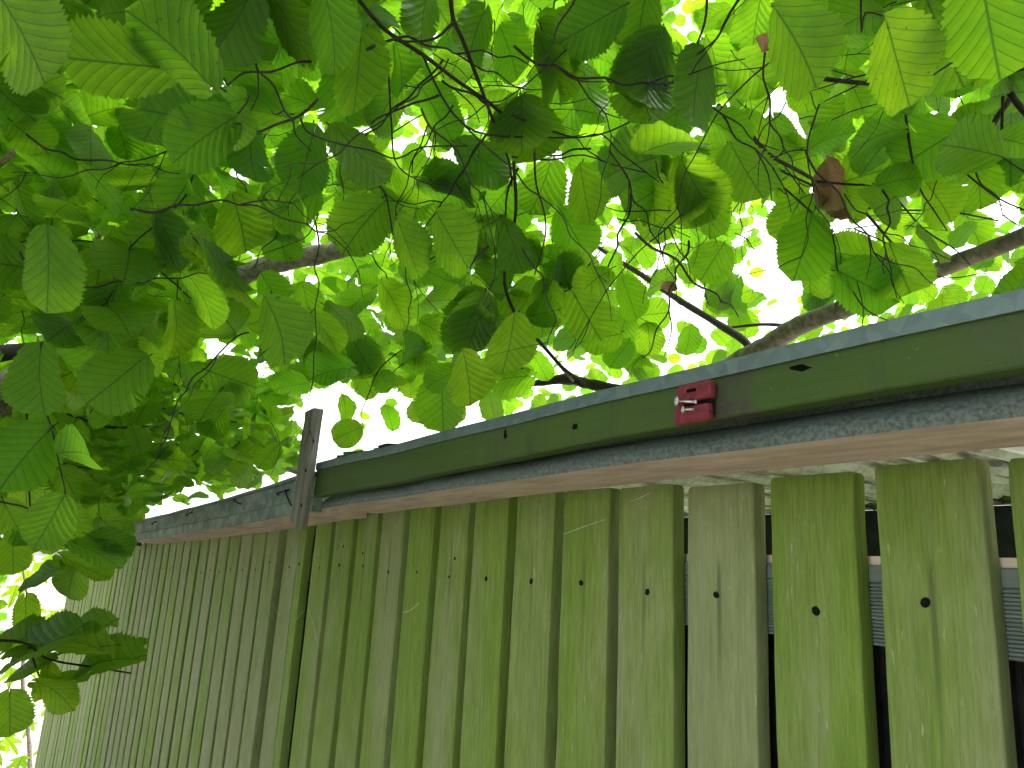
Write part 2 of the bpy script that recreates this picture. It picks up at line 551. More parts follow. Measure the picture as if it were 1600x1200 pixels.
rng = random.Random(5)
SM = [slat_mesh(i, 0.0925 + rng.uniform(-0.0015, 0.0015), 0.020, i) for i in range(9)]
SMO = []
for q in SM:
    q = q.copy(); q.materials[0] = SLAT_OLD; SMO.append(q)
SMN = slat_mesh(0, 0.040, 0.020, 77)
NM = nail_mesh()
NAILZ = {0: -0.003, 1: -0.017, 2: -0.008, 3: -0.010, 4: -0.004, 5: -0.006}
for k in range(-6, 51):
    x = -0.394 - PITCH * k + 0.046
    zt = interp(x, TOPS)
    if k > 4: zt += 0.016 if x > -3.8 else 0
    zt += rng.uniform(-0.004, 0.004)
    if k == 0: zt += 0.004
    me = rng.choice(SM if k < 13 else SMO)
    if k == 13: me = SMN; x -= 0.012
    s = link('slat', me, fence, Vector((x, FY + rng.uniform(-0.0015, 0.0015) + (0.012 if k == 14 else 0), CAMZ + zt)))
    s.rotation_euler = (0, R_(rng.uniform(-0.13, 0.13)), R_(rng.uniform(-0.7, 0.7)))
    if k == 14: tag(s)
    nz = NAILZ.get(k, rng.uniform(-0.012, 0.006)) + (0 if k < 14 else interp(x, TOPS) - 0.115)
    nl = bpy.data.objects.new('nail', NM); COL.objects.link(nl); nl.parent = s
    nl.location = (rng.uniform(-0.008, 0.006), -0.0004, nz - zt); nl.rotation_euler = (0, rng.uniform(0, 3), 0)
    ns = rng.uniform(0.8, 1.0) if k < 5 else rng.uniform(0.45, 0.9)
    nl.scale = (ns, 1, ns)
    if k in (7, 10, 11):
        n2 = bpy.data.objects.new('nail', NM); COL.objects.link(n2); n2.parent = s
        n2.location = (rng.uniform(-0.02, 0.02), -0.0004, nz - zt + rng.uniform(0.02, 0.04)); n2.scale = (0.6, 1, 0.6)

# grooved decking board nailed behind the slats
prof = []
ng = 17
z0, z1 = CAMZ - 0.044, CAMZ + 0.028
y0 = FY + 0.0215
prof.append((y0 + 0.022, z0))
for i in range(ng):
    a = z0 + (z1 - z0) * 0.78 * i / ng; h = (z1 - z0) * 0.78 / ng
    prof += [(y0, a), (y0, a + h * 0.62), (y0 + 0.0022, a + h * 0.70), (y0 + 0.0022, a + h * 0.93)]
prof += [(y0, z0 + (z1 - z0) * 0.79), (y0, z1), (y0 + 0.022, z1)]
rail = sweep_x('rail', prof, [-1.62, -0.9, -0.3, 0.35], lambda x: 0.0, RAILM, fence)
sweep_x('batten_strip', [(y0 + 0.004, z1 + 0.0005), (y0 + 0.004, z1 + 0.009), (y0 + 0.03, z1 + 0.009), (y0 + 0.03, z1 + 0.0005)], [-1.62, -0.66, 0.35], lambda x: 0.0, PALE, fence)
sweep_x('rail', [(y0, -0.04), (y0, 0.03), (y0 + 0.02, 0.03), (y0 + 0.02, -0.04)], [-6.1 + 0.5 * i for i in range(10)], lambda x: CAMZ + interp(x, TOPS) - 0.115, BEAMM, fence)
sweep_x('rail', [(y0, -0.04), (y0, 0.03), (y0 + 0.02, 0.03), (y0 + 0.02, -0.04)], [-6.1, 0.35], lambda x: 0.45, BEAMM, fence)
# end post of the near bay, set back behind the batten
box('post', (-1.885, FY + 0.05, 0.86), (0.045, 0.05, 1.72), BEAMM, fence, 0.004)
box('post', (-6.15, FY + 0.05, 0.75), (0.06, 0.06, 1.5), BATTEN, fence, 0.004)

# ------------------------------------------------------------------ black ribbed panel behind the slats
V = []; Fc = []
xs = []
x = -1.62
while x < 0.35:
    xs += [(x, 0.0), (x + 0.0024, 0.0), (x + 0.0030, 0.0022), (x + 0.0056, 0.0022)]
    x += 0.0062
for (x, d) in xs:
    for z in (0.02, CAMZ - 0.046):
        V.append((x, y0 + 0.024 + d, z))
for i in range(len(xs) - 1):
    Fc.append((2 * i, 2 * i + 2, 2 * i + 3, 2 * i + 1))
pan = link('ribbed_panel', mesh('ribbed_panel', V, Fc, BLACK))
sol = pan.modifiers.new('thickness', 'SOLIDIFY'); sol.thickness = 0.003; sol.offset = -1
tag(pan, 'black vertically ribbed panel seen through the gaps between the slats', 'panel')

# ------------------------------------------------------------------ right-hand eave
EV = empty('roof_eave', (-0.5, FY, CAMZ + 0.12))
tag(EV, 'galvanised roof edge with green fascia and bare soffit above the near slats', 'roof edge')
XS = [-1.447, -1.2, -1.0, -0.75, -0.6, -0.44, -0.3, -0.1, 0.2, 0.6]
T_soff = [(-1.45, 0.108), (-1.05, 0.118), (-0.45, 0.125), (0.6, 0.126)]
T_flb = [(-1.45, 0.1785), (-0.44, 0.190), (0.6, 0.1945)]
T_fas = [(-1.45, 0.127), (-0.44, 0.1515), (0.6, 0.157)]
FA = 0.553                              # front plane of the fascia
CZ = lambda tab: (lambda x: CAMZ + interp(x, tab))


def ribbon(name, xs, rows, mat, parent, smooth=False):
    """closed cross-section whose points are (y, table-of-z, offset)"""
    n = len(rows); V = []; Fc = []
    lo, hi = min(xs), max(xs); m = int((hi - lo) / 0.06)
    xs = [lo + (hi - lo) * i / m for i in range(m + 1)]
    for x in xs:
        wz = 0.0010 * math.sin(x * 7.3) + 0.0006 * math.sin(x * 19.1 + 1); wy = 0.0007 * math.sin(x * 11 + 2)
        for (y, tab, dz) in rows: V.append((x, y + wy, CAMZ + interp(x, tab) + dz + wz))
    for i in range(len(xs) - 1):
        for j in range(n):
            a, b = i * n + j, i * n + (j + 1) % n
            Fc.append((a, b, b + n, a + n))
    Fc.append(tuple(range(n))[::-1]); Fc.append(tuple(range((len(xs) - 1) * n, len(xs) * n)))
    me = mesh(name, V, Fc, mat)
    bm = bmesh.new(); bm.from_mesh(me); bmesh.ops.recalc_face_normals(bm, faces=bm.faces); bm.to_mesh(me); bm.free()
    if smooth:
        me.shade_smooth(); me.set_sharp_from_angle(angle=R_(40))
    return link(name, me, parent)


ribbon('fascia_board', XS, [(FA + 0.0015, T_fas, 0), (FA, T_fas, 0.0015), (FA, T_flb, 0.008), (FA + 0.020, T_flb, 0.008), (FA + 0.020, T_fas, 0)], FASCIA, EV)
ribbon('flashing', XS, [(FA - 0.0028, T_flb, 0), (FA - 0.0030, T_flb, 0.0125), (FA - 0.0015, T_flb, 0.0150), (FA + 0.06, T_flb, 0.0175), (FA + 0.06, T_flb, 0.0165), (FA, T_flb, 0.0138), (FA - 0.0012, T_flb, 0.0125), (FA - 0.0014, T_flb, 0)], FLASH, EV, True)
gp = [(0.046, T_fas, 0.022)]
for i in range(9):
    a = i / 8
    # dark hollow above, rounded lip below
    gp.append((0.046 - 0.031 * math.sin(a * math.pi * 0.5) ** 0.8 + 0.003 * max(0, a - 0.85) / 0.15, T_soff, (1 - a) * 0.0275 + 0.001))
gp += [(0.0185, T_soff, -0.0016), (0.0205, T_soff, -0.0012), (0.0205, T_soff, 0.003), (0.048, T_soff, 0.016), (0.048, T_fas, 0.022)]
ribbon('gutter', XS, [(FA + y, t, dz) for (y, t, dz) in gp], GUTTER, EV, True)
ribbon('soffit_board', XS, [(FA + 0.0208, T_soff, -0.0005), (FY - 0.001, T_soff, -0.0005), (FY - 0.001, T_soff, 0.014), (FA + 0.050, T_soff, 0.014), (FA + 0.050, T_soff, 0.0022), (FA + 0.0208, T_soff, 0.0022)], SOFFIT, EV)
# corrugated translucent sheet behind it, on a dark beam
V = []; Fc = []
ny = 5; xs = np.arange(-1.9, 0.75, 0.032 / 8)
for i, x in enumerate(xs):
    for j in range(ny):
        y = FY - 0.03 + (1.42 - FY) * j / (ny - 1)
        V.append((x, y, CAMZ + 0.150 + 0.022 * j / (ny - 1) + 0.0085 * math.sin(2 * math.pi * x / 0.032) + 0.003 * math.sin(x * 3.1)))
for i in range(len(xs) - 1):
    for j in range(ny - 1):
        a = i * ny + j
        Fc.append((a, a + 1, a + ny + 1, a + ny))
sh = link('roof_sheet', mesh('roof_sheet', V, Fc, mat_sheet(), True), EV)
box('beam', (-0.9, 1.385, CAMZ + 0.085), (3.2, 0.05, 0.135), BEAMM, EV, 0.003)
box('wall_plate', (-0.9, 1.352, CAMZ + 0.157), (3.2, 0.012, 0.010), PALE, EV, 0.001)
box('back_wall', (-0.9, 1.43, 0.83), (3.2, 0.03, 1.64), BEAMM, EV, 0.003)
# rotten pockets in the fascia, dark depth painted as near-black lumps; and moss
def blob(name, c, r, mat, parent, seed, flat=(1, 1, 1), n=10, jag=0.35):
    rg = random.Random(seed)
    bm = bmesh.new(); bmesh.ops.create_icosphere(bm, subdivisions=2, radius=1.0)
    for v in bm.verts:
        k = 1 + rg.uniform(-jag, jag)
        v.co = Vector((v.co.x * r * flat[0] * k, v.co.y * r * flat[1] * k, v.co.z * r * flat[2] * k))
    me = bpy.data.meshes.new(name); bm.to_mesh(me); bm.free(); me.materials.append(mat)
    return link(name, me, parent, Vector(c))


c = plane(1257, 573, FA)
blob('rot_pocket', c, 0.010, HOLE, EV, 3, (1.5, 0.09, 0.42))
c = plane(898, 667, FA); blob('rot_pocket', c, 0.004, HOLE, EV, 4, (1, 0.15, 0.8))
c = plane(790, 680, FA); blob('rot_pocket', c, 0.006, HOLE, EV, 5, (0.8, 0.12, 1.1))
for i, (px, py, s) in enumerate([(1567, 776, 0.011), (1575, 780, 0.008), (1365, 790, 0.008), (1350, 786, 0.006)]):
    blob('moss_clump', plane(px, py, 1.335), s, MOSS, EV, 20 + i, (1.4, 1, 0.8), jag=0.5)
for i in range(7):
    blob('leaf_debris', Vector((-1.40 + 0.045 * i, FA + 0.02, CAMZ + interp(-1.4, T_flb) + 0.018)), 0.008 + 0.004 * (i % 3), TWIG if i % 2 else MOSS, EV, 40 + i, (1.8, 1.2, 0.5), jag=0.5)

# ------------------------------------------------------------------ far eave
EL = empty('roof_eave', (-2.6, 0.57, CAMZ + 0.1))
tag(EL, 'weathered stapled metal eave box beyond the grey batten', 'roof edge')
XL = [-3.72, -3.4, -2.9, -2.28, -1.9, -1.62, -1.50]
T_lt = [(-3.72, 0.121), (-2.28, 0.153), (-1.62, 0.180), (-1.5, 0.183)]
T_lb = [(-3.72, 0.043), (-3.396, 0.051), (-2.237, 0.080), (-1.618, 0.101), (-1.5, 0.103)]
LY = 0.573
ribbon('fascia_sheet', XL, [(LY, T_lb, 0), (LY - 0.001, T_lb, 0.026), (LY + 0.0035, T_lb, 0.029), (LY + 0.003, T_lt, -0.006), (LY + 0.02, T_lt, -0.006), (LY + 0.02, T_lb, 0)], EAVE_METAL, EL)
ribbon('capping', XL, [(LY - 0.005, T_lt, -0.007), (LY - 0.005, T_lt, 0), (LY + 0.09, T_lt, 0.004), (LY + 0.09, T_lt, 0.0015), (LY - 0.003, T_lt, -0.002), (LY - 0.003, T_lt, -0.007)], FLASH, EL)
ribbon('soffit_board', XL[1:], [(LY + 0.004, T_lb, -0.001), (FY - 0.001, T_lb, -0.003), (FY - 0.001, T_lb, 0.010), (LY + 0.021, T_lb, 0.010), (LY + 0.021, T_lb, 0.0005), (LY + 0.004, T_lb, 0.0005)], SOFFIT, EL)
box('end_block', (-3.76, LY + 0.05, CAMZ + 0.075), (0.07, 0.10, 0.07), BEAMM, EL, 0.004)
box('end_block', (-3.80, LY + 0.045, CAMZ + 0.035), (0.13, 0.11, 0.016), PALE, EL, 0.002)
for (px, py, a) in [(442, 769, -8), (296, 803, -14), (241, 817, -14), (371, 784, 30), (452, 778, 60)]:
    c = plane(px, py, LY + 0.001)
    d = Vector((math.cos(R_(a)), 0, -math.sin(R_(a)) * 0.4)).normalized() * 0.032
    tube('staple', [c - d + Vector((0, 0.004, -0.003)), c - d * 0.9 + Vector((0, -0.003, 0)), c + d * 0.9 + Vector((0, -0.003, 0)), c + d + Vector((0, 0.004, 0.002))], [0.0016] * 4, NAILM, EL, 3, 6)
# little bracket beside the batten
box('bracket', (-1.56, LY - 0.012, CAMZ + 0.186), (0.10, 0.03, 0.006), BATTEN, EL, 0.001, Matrix.Rotation(R_(12), 4, 'Y'))

# ------------------------------------------------------------------ grey batten
bt, bb = plane(491, 642, 0.533), plane(466, 820, 0.533)
mid = (bt + bb) / 2
ln = (bt - bb).length
ax = (bt - bb).normalized()
BT = empty('weathered_batten', (mid.x, mid.y, bb.z))
tag(BT, 'short grey upright batten nailed across the joint of the two eaves', 'batten')
bm = bmesh.new(); bmesh.ops.create_cube(bm, size=1.0)
bmesh.ops.subdivide_edges(bm, edges=[e for e in bm.edges if abs((e.verts[0].co - e.verts[1].co).z) > 0.5], cuts=9)
rg = random.Random(2)
bmesh.ops.scale(bm, vec=(0.047, 0.020, ln), verts=bm.verts)
for v in bm.verts:
    v.co.x += rg.uniform(-0.0010, 0.0010); v.co.y += rg.uniform(-0.0006, 0.0006)
    if v.co.z < -ln * 0.49: v.co.z += (v.co.x) * -0.35
    if v.co.z > ln * 0.49: v.co.z += v.co.x * 0.12
bmesh.ops.bevel(bm, geom=[e for e in bm.edges if abs((e.verts[0].co - e.verts[1].co).normalized().z) > 0.9 and len(e.link_faces) == 2 and e.calc_face_angle() > 1.0], offset=0.002, segments=2, affect='EDGES')
me = bpy.data.meshes.new('board'); bm.to_mesh(me); bm.free(); me.materials.append(BATTEN)
o = link('board', me, BT, mid)
o.rotation_euler = Vector((0, 0, 1)).rotation_difference(ax).to_euler()
for (px, py) in [(490, 690), (471, 790), (478, 735)]:
    nl = link('nail', NM, BT, plane(px, py, 0.5225)); nl.scale = (0.8, 1.4, 0.8)

# ------------------------------------------------------------------ red block with eye screws
c0 = plane(1083, 630, FA - 0.012)
RB = empty('red_block', (c0.x, FA - 0.003, c0.z))
tag(RB, 'small red plastic wire holder screwed to the green fascia', 'wire holder')
def rplate(name, pxs, depth, yb):
    a = plane(pxs[0], pxs[1], FA - 0.010); b = plane(pxs[2], pxs[3], FA - 0.010)
    cx = (a + b) / 2
    return box(name, (cx.x, yb, cx.z), (abs(a.x - b.x), depth, abs(a.z - b.z)), RED, RB, 0.0028, None, 3)
rplate('upper_plate', (1059, 604, 1112, 621), 0.009, FA - 0.0078)
rplate('lower_plate', (1055, 639, 1109, 656), 0.009, FA - 0.0078)
rplate('web', (1056, 606, 1068, 655), 0.006, FA - 0.0066)
box('back_plate', (c0.x + 0.003, FA - 0.0050, c0.z), (0.030, 0.004, 0.026), NAILM, RB, 0.001)
q = plane(1080, 610, FA - 0.0126); box('slot', q, (0.011, 0.0012, 0.0032), HOLE, RB, 0.0004)
def eye_screw(px, py, px2, py2, r):
    a = plane(px, py, FA - 0.0200); b = plane(px2, py2, FA - 0.0135)
    s = empty('eye_screw', a); s.parent = RB; s.location = a - RB.location
    ring = [a + Vector((r * 0.75 * math.cos(t), -r * 0.45 * math.cos(t), r * math.sin(t))) for t in [2 * math.pi * i / 14 for i in range(15)]]
    V, Fc = tube_data(ring, [r * 0.36] * 15, 8)
    o = bpy.data.objects.new('eye', mesh('eye', V, Fc, STEEL, True)); COL.objects.link(o); o.parent = s; o.location = -a
    V, Fc = tube_data([a + (b - a) * 0.12, a + (b - a) * 0.5, b], [0.0010, 0.0011, 0.0013], 8)
    o = bpy.data.objects.new('shank', mesh('shank', V, Fc, STEEL, True)); COL.objects.link(o); o.parent = s; o.location = -a
    V, Fc = tube_data([b, b + (b - a) * 0.10], [0.0022, 0.0018], 6)
    o = bpy.data.objects.new('nut', mesh('nut', V, Fc, STEEL)); COL.objects.link(o); o.parent = s; o.location = -a
eye_screw(1057, 627, 1086, 628, 0.0036)
eye_screw(1067, 640, 1083, 640, 0.0026)
# dark panel added behind the far slats so their gaps stay dark
sweep_x('back_wall', [(FY + 0.06, -1.6), (FY + 0.06, 0.0), (FY + 0.08, 0.0), (FY + 0.08, -1.6)], [-6.1, -4.0, -2.7, -1.9, -1.55], lambda x: CAMZ + interp(x, TOPS) - 0.01, BEAMM, EL)

# ------------------------------------------------------------------ leaves
def leaf_geom(rows, cols, rg, teeth=True, fold=0.12, arch=0.15, pleat=0.012, wave=0.03, wide=0.45, bite=None):
    """unit-length leaf: x across, y from base to tip, z up; returns verts, uvs, faces"""
    V = []; UVs = []; Fc = []
    ph = rg.uniform(0, 6); skew = rg.uniform(-0.05, 0.05); roll = rg.uniform(-0.25, 0.25)
    pk = rg.uniform(0.85, 1.12)
    for i in range(rows + 1):
        t = i / rows
        hw = wide * (max(0.0, math.sin(math.pi * t ** pk)) ** 0.40)
        if t > 0.91: hw *= 1 - 0.62 * ((t - 0.91) / 0.09)
        hw = max(hw, 0.004)
        for j in range(-cols, cols + 1):
            u = j / cols
            h = hw
            if abs(j) == cols and teeth:
                h *= 1 + (0.065 if i % 2 else -0.03) * (1 if 0.06 < t < 0.97 else 0) + (0.035 if i % 6 == 1 else 0)
                h *= 1 + rg.uniform(-0.03, 0.03)
            x = u * h + skew * math.sin(math.pi * t) * 0.5
            y = t - 0.15 * abs(u) ** 1.4 * math.exp(-t * 6) + 0.05 * abs(u) * math.sin(math.pi * t)
            if bite and abs(u) > 0.4 and (x - bite[0]) ** 2 + (y - bite[1]) ** 2 < bite[2] ** 2:
                x = bite[0] - math.copysign(bite[2], bite[0]) * 0.9
            aw = y - 1.15 * abs(x) + 0.70 * x * x
            tri = abs(((aw * 7.2 + (0.45 if x > 0 else 0)) % 1.0) - 0.5) * 2
            z = fold * abs(x) - arch * (y - 0.3) ** 2 + pleat * tri * min(1, abs(x) * 8) + wave * math.sin(9 * t + ph + (2 if x > 0 else 0)) * u * u + roll * x * t
            V.append((x, y, z)); UVs.append((x + 0.5, y))
    n = 2 * cols + 1
    for i in range(rows):
        for j in range(n - 1):
            a = i * n + j
            Fc.append((a, a + 1, a + n + 1, a + n))
    return V, UVs, Fc


def lobed_geom(rg):
    """five-lobed maple leaf, fan of strips from the base"""
    out = []
    lobes = [(-78, .50), (-40, .80), (0, 1.0), (40, .80), (78, .50)]
    pts = [(0.0, 0.0)]
    for i, (a, l) in enumerate(lobes):
        for da, k in ((-13, .62), (-8, .80), (0, 1.0), (8, .80), (13, .62)):
            q = R_(a + da); pts.append((l * k * math.sin(q), 0.12 + l * k * math.cos(q) * 0.88))
        if i < 4:
            q = R_((a + lobes[i + 1][0]) / 2); pts.append((0.36 * math.sin(q), 0.12 + 0.36 * math.cos(q)))
    V = [(0, 0.12, 0.0)] + [(x * 0.8, y, 0.10 * abs(x) - 0.15 * (y - .3) ** 2) for (x, y) in pts]
    n = len(pts)
    Fc = [(0, 1 + i, 1 + (i + 1) % n) for i in range(n)]
    return V, [(x + 0.5, y) for (x, y, z) in V], Fc


def leaf_mesh(name, geom, mat):
    V, UVs, Fc = geom
    me = bpy.data.meshes.new(name)
    me.from_pydata(V, [], Fc)
    uv = me.uv_layers.new(name='leafuv')
    li = np.zeros(len(me.loops), dtype=np.int32); me.loops.foreach_get('vertex_index', li)
    uv.data.foreach_set('uv', np.array(UVs, dtype=np.float32)[li].ravel())
    me.materials.append(mat); me.shade_smooth(); me.update()
    return me


rl = random.Random(11)
HI = []
for i in range(26):
    HI.append(leaf_mesh('leaf', leaf_geom(34, 4, rl, True, rl.uniform(0.02, 0.30), rl.uniform(-0.05, 0.42), 0.014, rl.uniform(0.01, 0.06), rl.uniform(0.43, 0.50),
              None if i % 3 else (0.36 * (1 if i % 2 else -1), rl.uniform(0.4, 0.75), rl.uniform(0.07, 0.13))), LEAF_O))
LO = [leaf_geom(10, 2, rl, True, rl.uniform(0.02, 0.35), rl.uniform(-0.05, 0.5), 0.0, rl.uniform(0.01, 0.07), rl.uniform(0.41, 0.50)) for i in range(14)]
LOV = [np.array(g[0], dtype=np.float32) for g in LO]
MAPLE = [leaf_mesh('leaf', lobed_geom(rl), LEAF_Y)]


def frame(T, N):
    T = T.normalized(); N = (N - T * N.dot(T)).normalized(); X = T.cross(N)
    return X, T, N


LEAVES = []          # (tree, centre, L, X, T, N, curve)


def add_leaf(tree, base, L, T, N):
    X, T, N = frame(T, N)
    LEAVES.append((tree, base, L, X, T, N))


def rdir(rg):
    while True:
        v = Vector((rg.uniform(-1, 1), rg.uniform(-1, 1), rg.uniform(-1, 1)))
        if 0.1 < v.length < 1: return v.normalized()


SEE = [((390, 425), (515, 394), 26, 3.0), ((1195, 545), (1610, 362), 24, 2.3), ((935, 388), (1180, 548), 14, 2.8), ((884, 592), (950, 604), 16, 2.5), ((0, 625), (40, 600), 30, 3.6), ((0, 553), (60, 545), 16, 3.3)]


def hides_limb(px, py, d):            # keep the limbs in view from the path
    for (a, b, wpx, dl) in SEE:
        ax, ay = b[0] - a[0], b[1] - a[1]
        t = max(0, min(1, ((px - a[0]) * ax + (py - a[1]) * ay) / (ax * ax + ay * ay)))
        if math.hypot(px - a[0] - t * ax, py - a[1] - t * ay) < wpx + 30 / max(1, d * 0.8) and d < dl + 0.4: return True
    return False


# leaves the photograph shows singly: px, py of the middle, length, width (px), direction of the tip (deg, 90 = down), tree, size m
HAND = '''40,62,130,100,60 190,100,130,95,185 272,75,125,100,225 357,52,110,85,120 457,47,105,55,60 520,50,105,70,80 558,125,115,75,95
277,182,120,100,190 385,112,100,60,5 392,172,85,60,190 450,150,75,45,200 392,247,72,56,90 477,257,92,80,105 565,245,100,55,50
562,358,92,86,130 378,358,86,80,75 278,378,85,55,60 602,327,52,36,180 628,112,80,50,80 690,190,90,70,60 715,290,85,50,20
712,385,102,82,60 655,315,62,52,110 705,457,62,46,130 743,512,88,78,110 640,395,90,60,70 300,245,70,42,10 270,290,62,44,30
75,430,105,80,90 165,295,75,50,45 150,450,82,66,100 158,537,68,60,80 275,525,78,52,90 220,522,62,44,120 440,525,98,76,70
350,420,105,50,50 430,465,64,52,60 500,560,56,48,90 568,560,56,52,60 690,522,62,50,30 795,545,92,76,100 62,600,88,74,90
920,40,92,90,150 865,100,102,52,70 1000,40,88,80,100 1010,125,102,86,100 1120,105,76,56,75 1085,150,112,72,100 1255,85,125,115,60
1405,110,125,105,75 1545,35,135,125,80 815,203,86,80,90 925,150,78,60,70 972,205,76,62,80 1055,195,80,62,100 1140,205,76,60,30
1170,275,88,84,60 1045,262,62,50,200 1022,322,76,56,80 1095,305,92,72,60 845,298,82,66,110 915,310,86,70,80 900,370,78,78,60
877,430,82,66,70 920,500,82,76,60 850,490,86,70,90 1300,205,66,58,120 1365,215,72,40,160 1510,200,62,50,180 1440,275,62,50,90
1395,300,56,46,90 1530,290,62,50,80 1220,220,62,50,70 1520,355,56,44,60 1265,425,62,50,90 1280,460,72,50,150 1130,460,52,34,110
1075,535,46,40,100 1370,425,76,60,110 733,598,86,76,80 665,607,54,44,90 715,640,42,34,80 760,255,88,70,40 805,390,80,62,70
990,85,70,60,60 1180,40,70,60,100 1290,60,70,40,30 1340,150,60,44,60 1470,150,60,42,100 1580,180,70,50,90 740,60,80,62,110
800,90,76,60,70 660,30,84,60,100 590,30,76,56,60 130,190,70,44,40 60,190,66,40,100 110,330,70,40,20 40,330,60,40,70
215,400,80,50,30 320,470,80,46,60 120,520,80,36,15 540,640,40,30,80 610,655,40,28,70 575,600,50,40,60 480,480,60,46,80
540,500,66,40,40 620,480,70,50,60 1215,290,60,50,60 1260,330,46,36,90 1440,400,52,42,100 1560,270,60,50,70 985,470,66,56,70
760,455,70,60,90 800,470,60,50,60 955,420,64,54,100 1010,400,52,44,60 660,560,56,40,40 845,575,50,40,60 770,640,46,38,80'''
rh = random.Random(3)
DARK = {(1095, 305), (1045, 262), (815, 203), (743, 512), (457, 47), (602, 327), (715, 290), (278, 378), (865, 100), (500, 560), (568, 560), (1280, 460), (1130, 460), (1510, 200), (350, 420), (1010, 125), (705, 457)}
for q in HAND.split():
    px, py, L, W, a = [float(z) for z in q.split(',')]
    size = rh.uniform(0.082, 0.102)
    d = size * FPX / L
    V = ray(px, py).normalized()
    T2 = (RT * math.cos(R_(a)) - UP * math.sin(R_(a)))
    b = R_(rh.uniform(-22, 22)); T = T2 * math.cos(b) + V * math.sin(b)
    N = (V - T * V.dot(T)).normalized()
    tilt = math.acos(min(1.0, W / L / 0.97)) + R_(rh.uniform(0, 8))
    Xs = T.cross(N)
    sg = 1 if Xs.z > 0 else -1
    if rh.random() < 0.25: sg = -sg
    N = N * math.cos(tilt) + Xs * (sg * math.sin(tilt))
    if hides_limb(px, py, d) and px > 900: size *= 1.25; d = 2.75 + rh.uniform(0, 0.3)
    c = at(px, py, d)
    add_leaf('A' if px < 620 else 'B', c - T * size * 0.52, size, T, N)
    if (int(px), int(py)) in DARK:           # extra leaves added close behind to shade these darker
        for j in range(3):
            c2 = c + V * (0.018 + 0.02 * j) + rdir(rh) * 0.018
            T3 = (T + rdir(rh) * 0.5).normalized()
            add_leaf('A' if px < 620 else 'B', c2 - T3 * size * 0.5, size * rh.uniform(0.9, 1.1), T3, N + rdir(rh) * 0.25)
# spray hanging in front of the far slats
for q in '165,1032,82,44,175,1.9 95,1000,110,40,190,1.9 120,985,80,34,170,2.0 60,1010,90,42,160,1.85 30,1000,80,44,185,1.9 210,1008,34,14,-8,2.0 155,866,72,34,25,1.7 175,850,60,36,20,1.75 135,888,70,26,25,1.9 60,905,60,20,150,1.9 110,910,52,40,110,2.2 20,868,50,40,90,1.8 15,1118,52,46,90,1.6 90,1082,60,34,30,1.8 70,1070,44,30,100,1.9 105,1060,54,14,5,1.9 45,1045,60,24,160,1.9 40,965,50,36,90,2.0 25,820,60,40,60,1.8 80,825,70,50,80,1.9 110,820,62,50,60,2.1 160,830,60,44,80,2.2 180,830,50,40,40,2.1 40,760,70,50,80,2.0 115,770,66,44,60,2.3'.split():
    px, py, L, W, a, d = [float(z) for z in q.split(',')]
    size = L * d / FPX
    V = ray(px, py).normalized()
    T = RT * math.cos(R_(a)) - UP * math.sin(R_(a))
    N = -V
    tilt = math.acos(min(1.0, W / L / 0.93))
    Xs = T.cross(N); sg = 1 if Xs.z > 0 else -1
    N = N * math.cos(tilt) + Xs * sg * math.sin(tilt)
    add_leaf('A', at(px, py, d) - T * size * 0.5, size, T, N)

# openings to the sky: centre and half-axes in the picture
GAPS = [(690, 655, 60, 34), (640, 690, 90, 26), (520, 640, 50, 40), (600, 640, 50, 30), (480, 640, 24, 26), (345, 545, 22, 13), (560, 570, 18, 12),
        (1190, 165, 60, 24), (1230, 180, 40, 20), (1235, 395, 52, 42), (1300, 390, 50, 26), (1215, 460, 36, 50), (1075, 500, 40, 30), (1040, 515, 24, 26), (1225, 330, 26, 22),
        (1440, 405, 40, 30), (1330, 360, 40, 26), (1180, 440, 26, 40), (1490, 360, 34, 26), (1580, 435, 34, 24), (1020, 225, 18, 16), (980, 255, 16, 14), (1550, 180, 40, 18), (1560, 330, 36, 20), (1480, 185, 26, 20),
        (640, 230, 20, 14), (320, 130, 24, 14), (430, 100, 30, 14), (340, 105, 12, 12), (170, 245, 12, 14), (60, 325, 10, 12), (20, 30, 14, 10),
        (262, 795, 34, 10), (300, 770, 20, 8), (110, 850, 30, 60), (60, 905, 34, 40), (30, 1000, 30, 40), (60, 1150, 60, 50), (90, 930, 26, 60), (20, 1180, 30, 40), (510, 690, 40, 30),
        (840, 590, 20, 12), (730, 545, 26, 14), (480, 560, 16, 10), (408, 578, 22, 12)]


def eave_y(px):                       # roof line in the picture
    if px < 190: return 835 + (190 - px) * 0.25
    if px < 500: return 822 - (px - 190) * 0.29
    return 716 - (px - 500) * 0.248


def gap_at(px, py, pad=0.0):
    for (cx, cy, rx, ry) in GAPS:
        if ((px - cx) / (rx + pad)) ** 2 + ((py - cy) / (ry + pad)) ** 2 < 1: return True
    return False


def clear(p, L):
    """not inside the eaves, the fence or the lens"""
    q = p - CAM
    if q.length < 0.62: return False
    if p.x > -1.75:
        if 0.48 < p.y < 1.55 and p.z < CAMZ + 0.24 + L * 0.6: return False
    elif 0.50 < p.y < 0.86 and p.z < CAMZ + interp(p.x, T_lt) + L * 0.45: return False
    return True


rf = random.Random(21)


def facing(p, rg, face):
    """normal and tip direction of a leaf hanging at p; face = how strongly it turns its underside to the path"""
    V = (p - CAM).normalized()
    N = (Vector((0, 0, 1)) * (1 - face) + V * face + rdir(rg) * 0.42).normalized()
    h = rdir(rg)
    T = Vector((h.x, h.y, h.z * 0.5 - 0.25))
    return T, N


TWIGS = []     # (tree, points, radii, material)
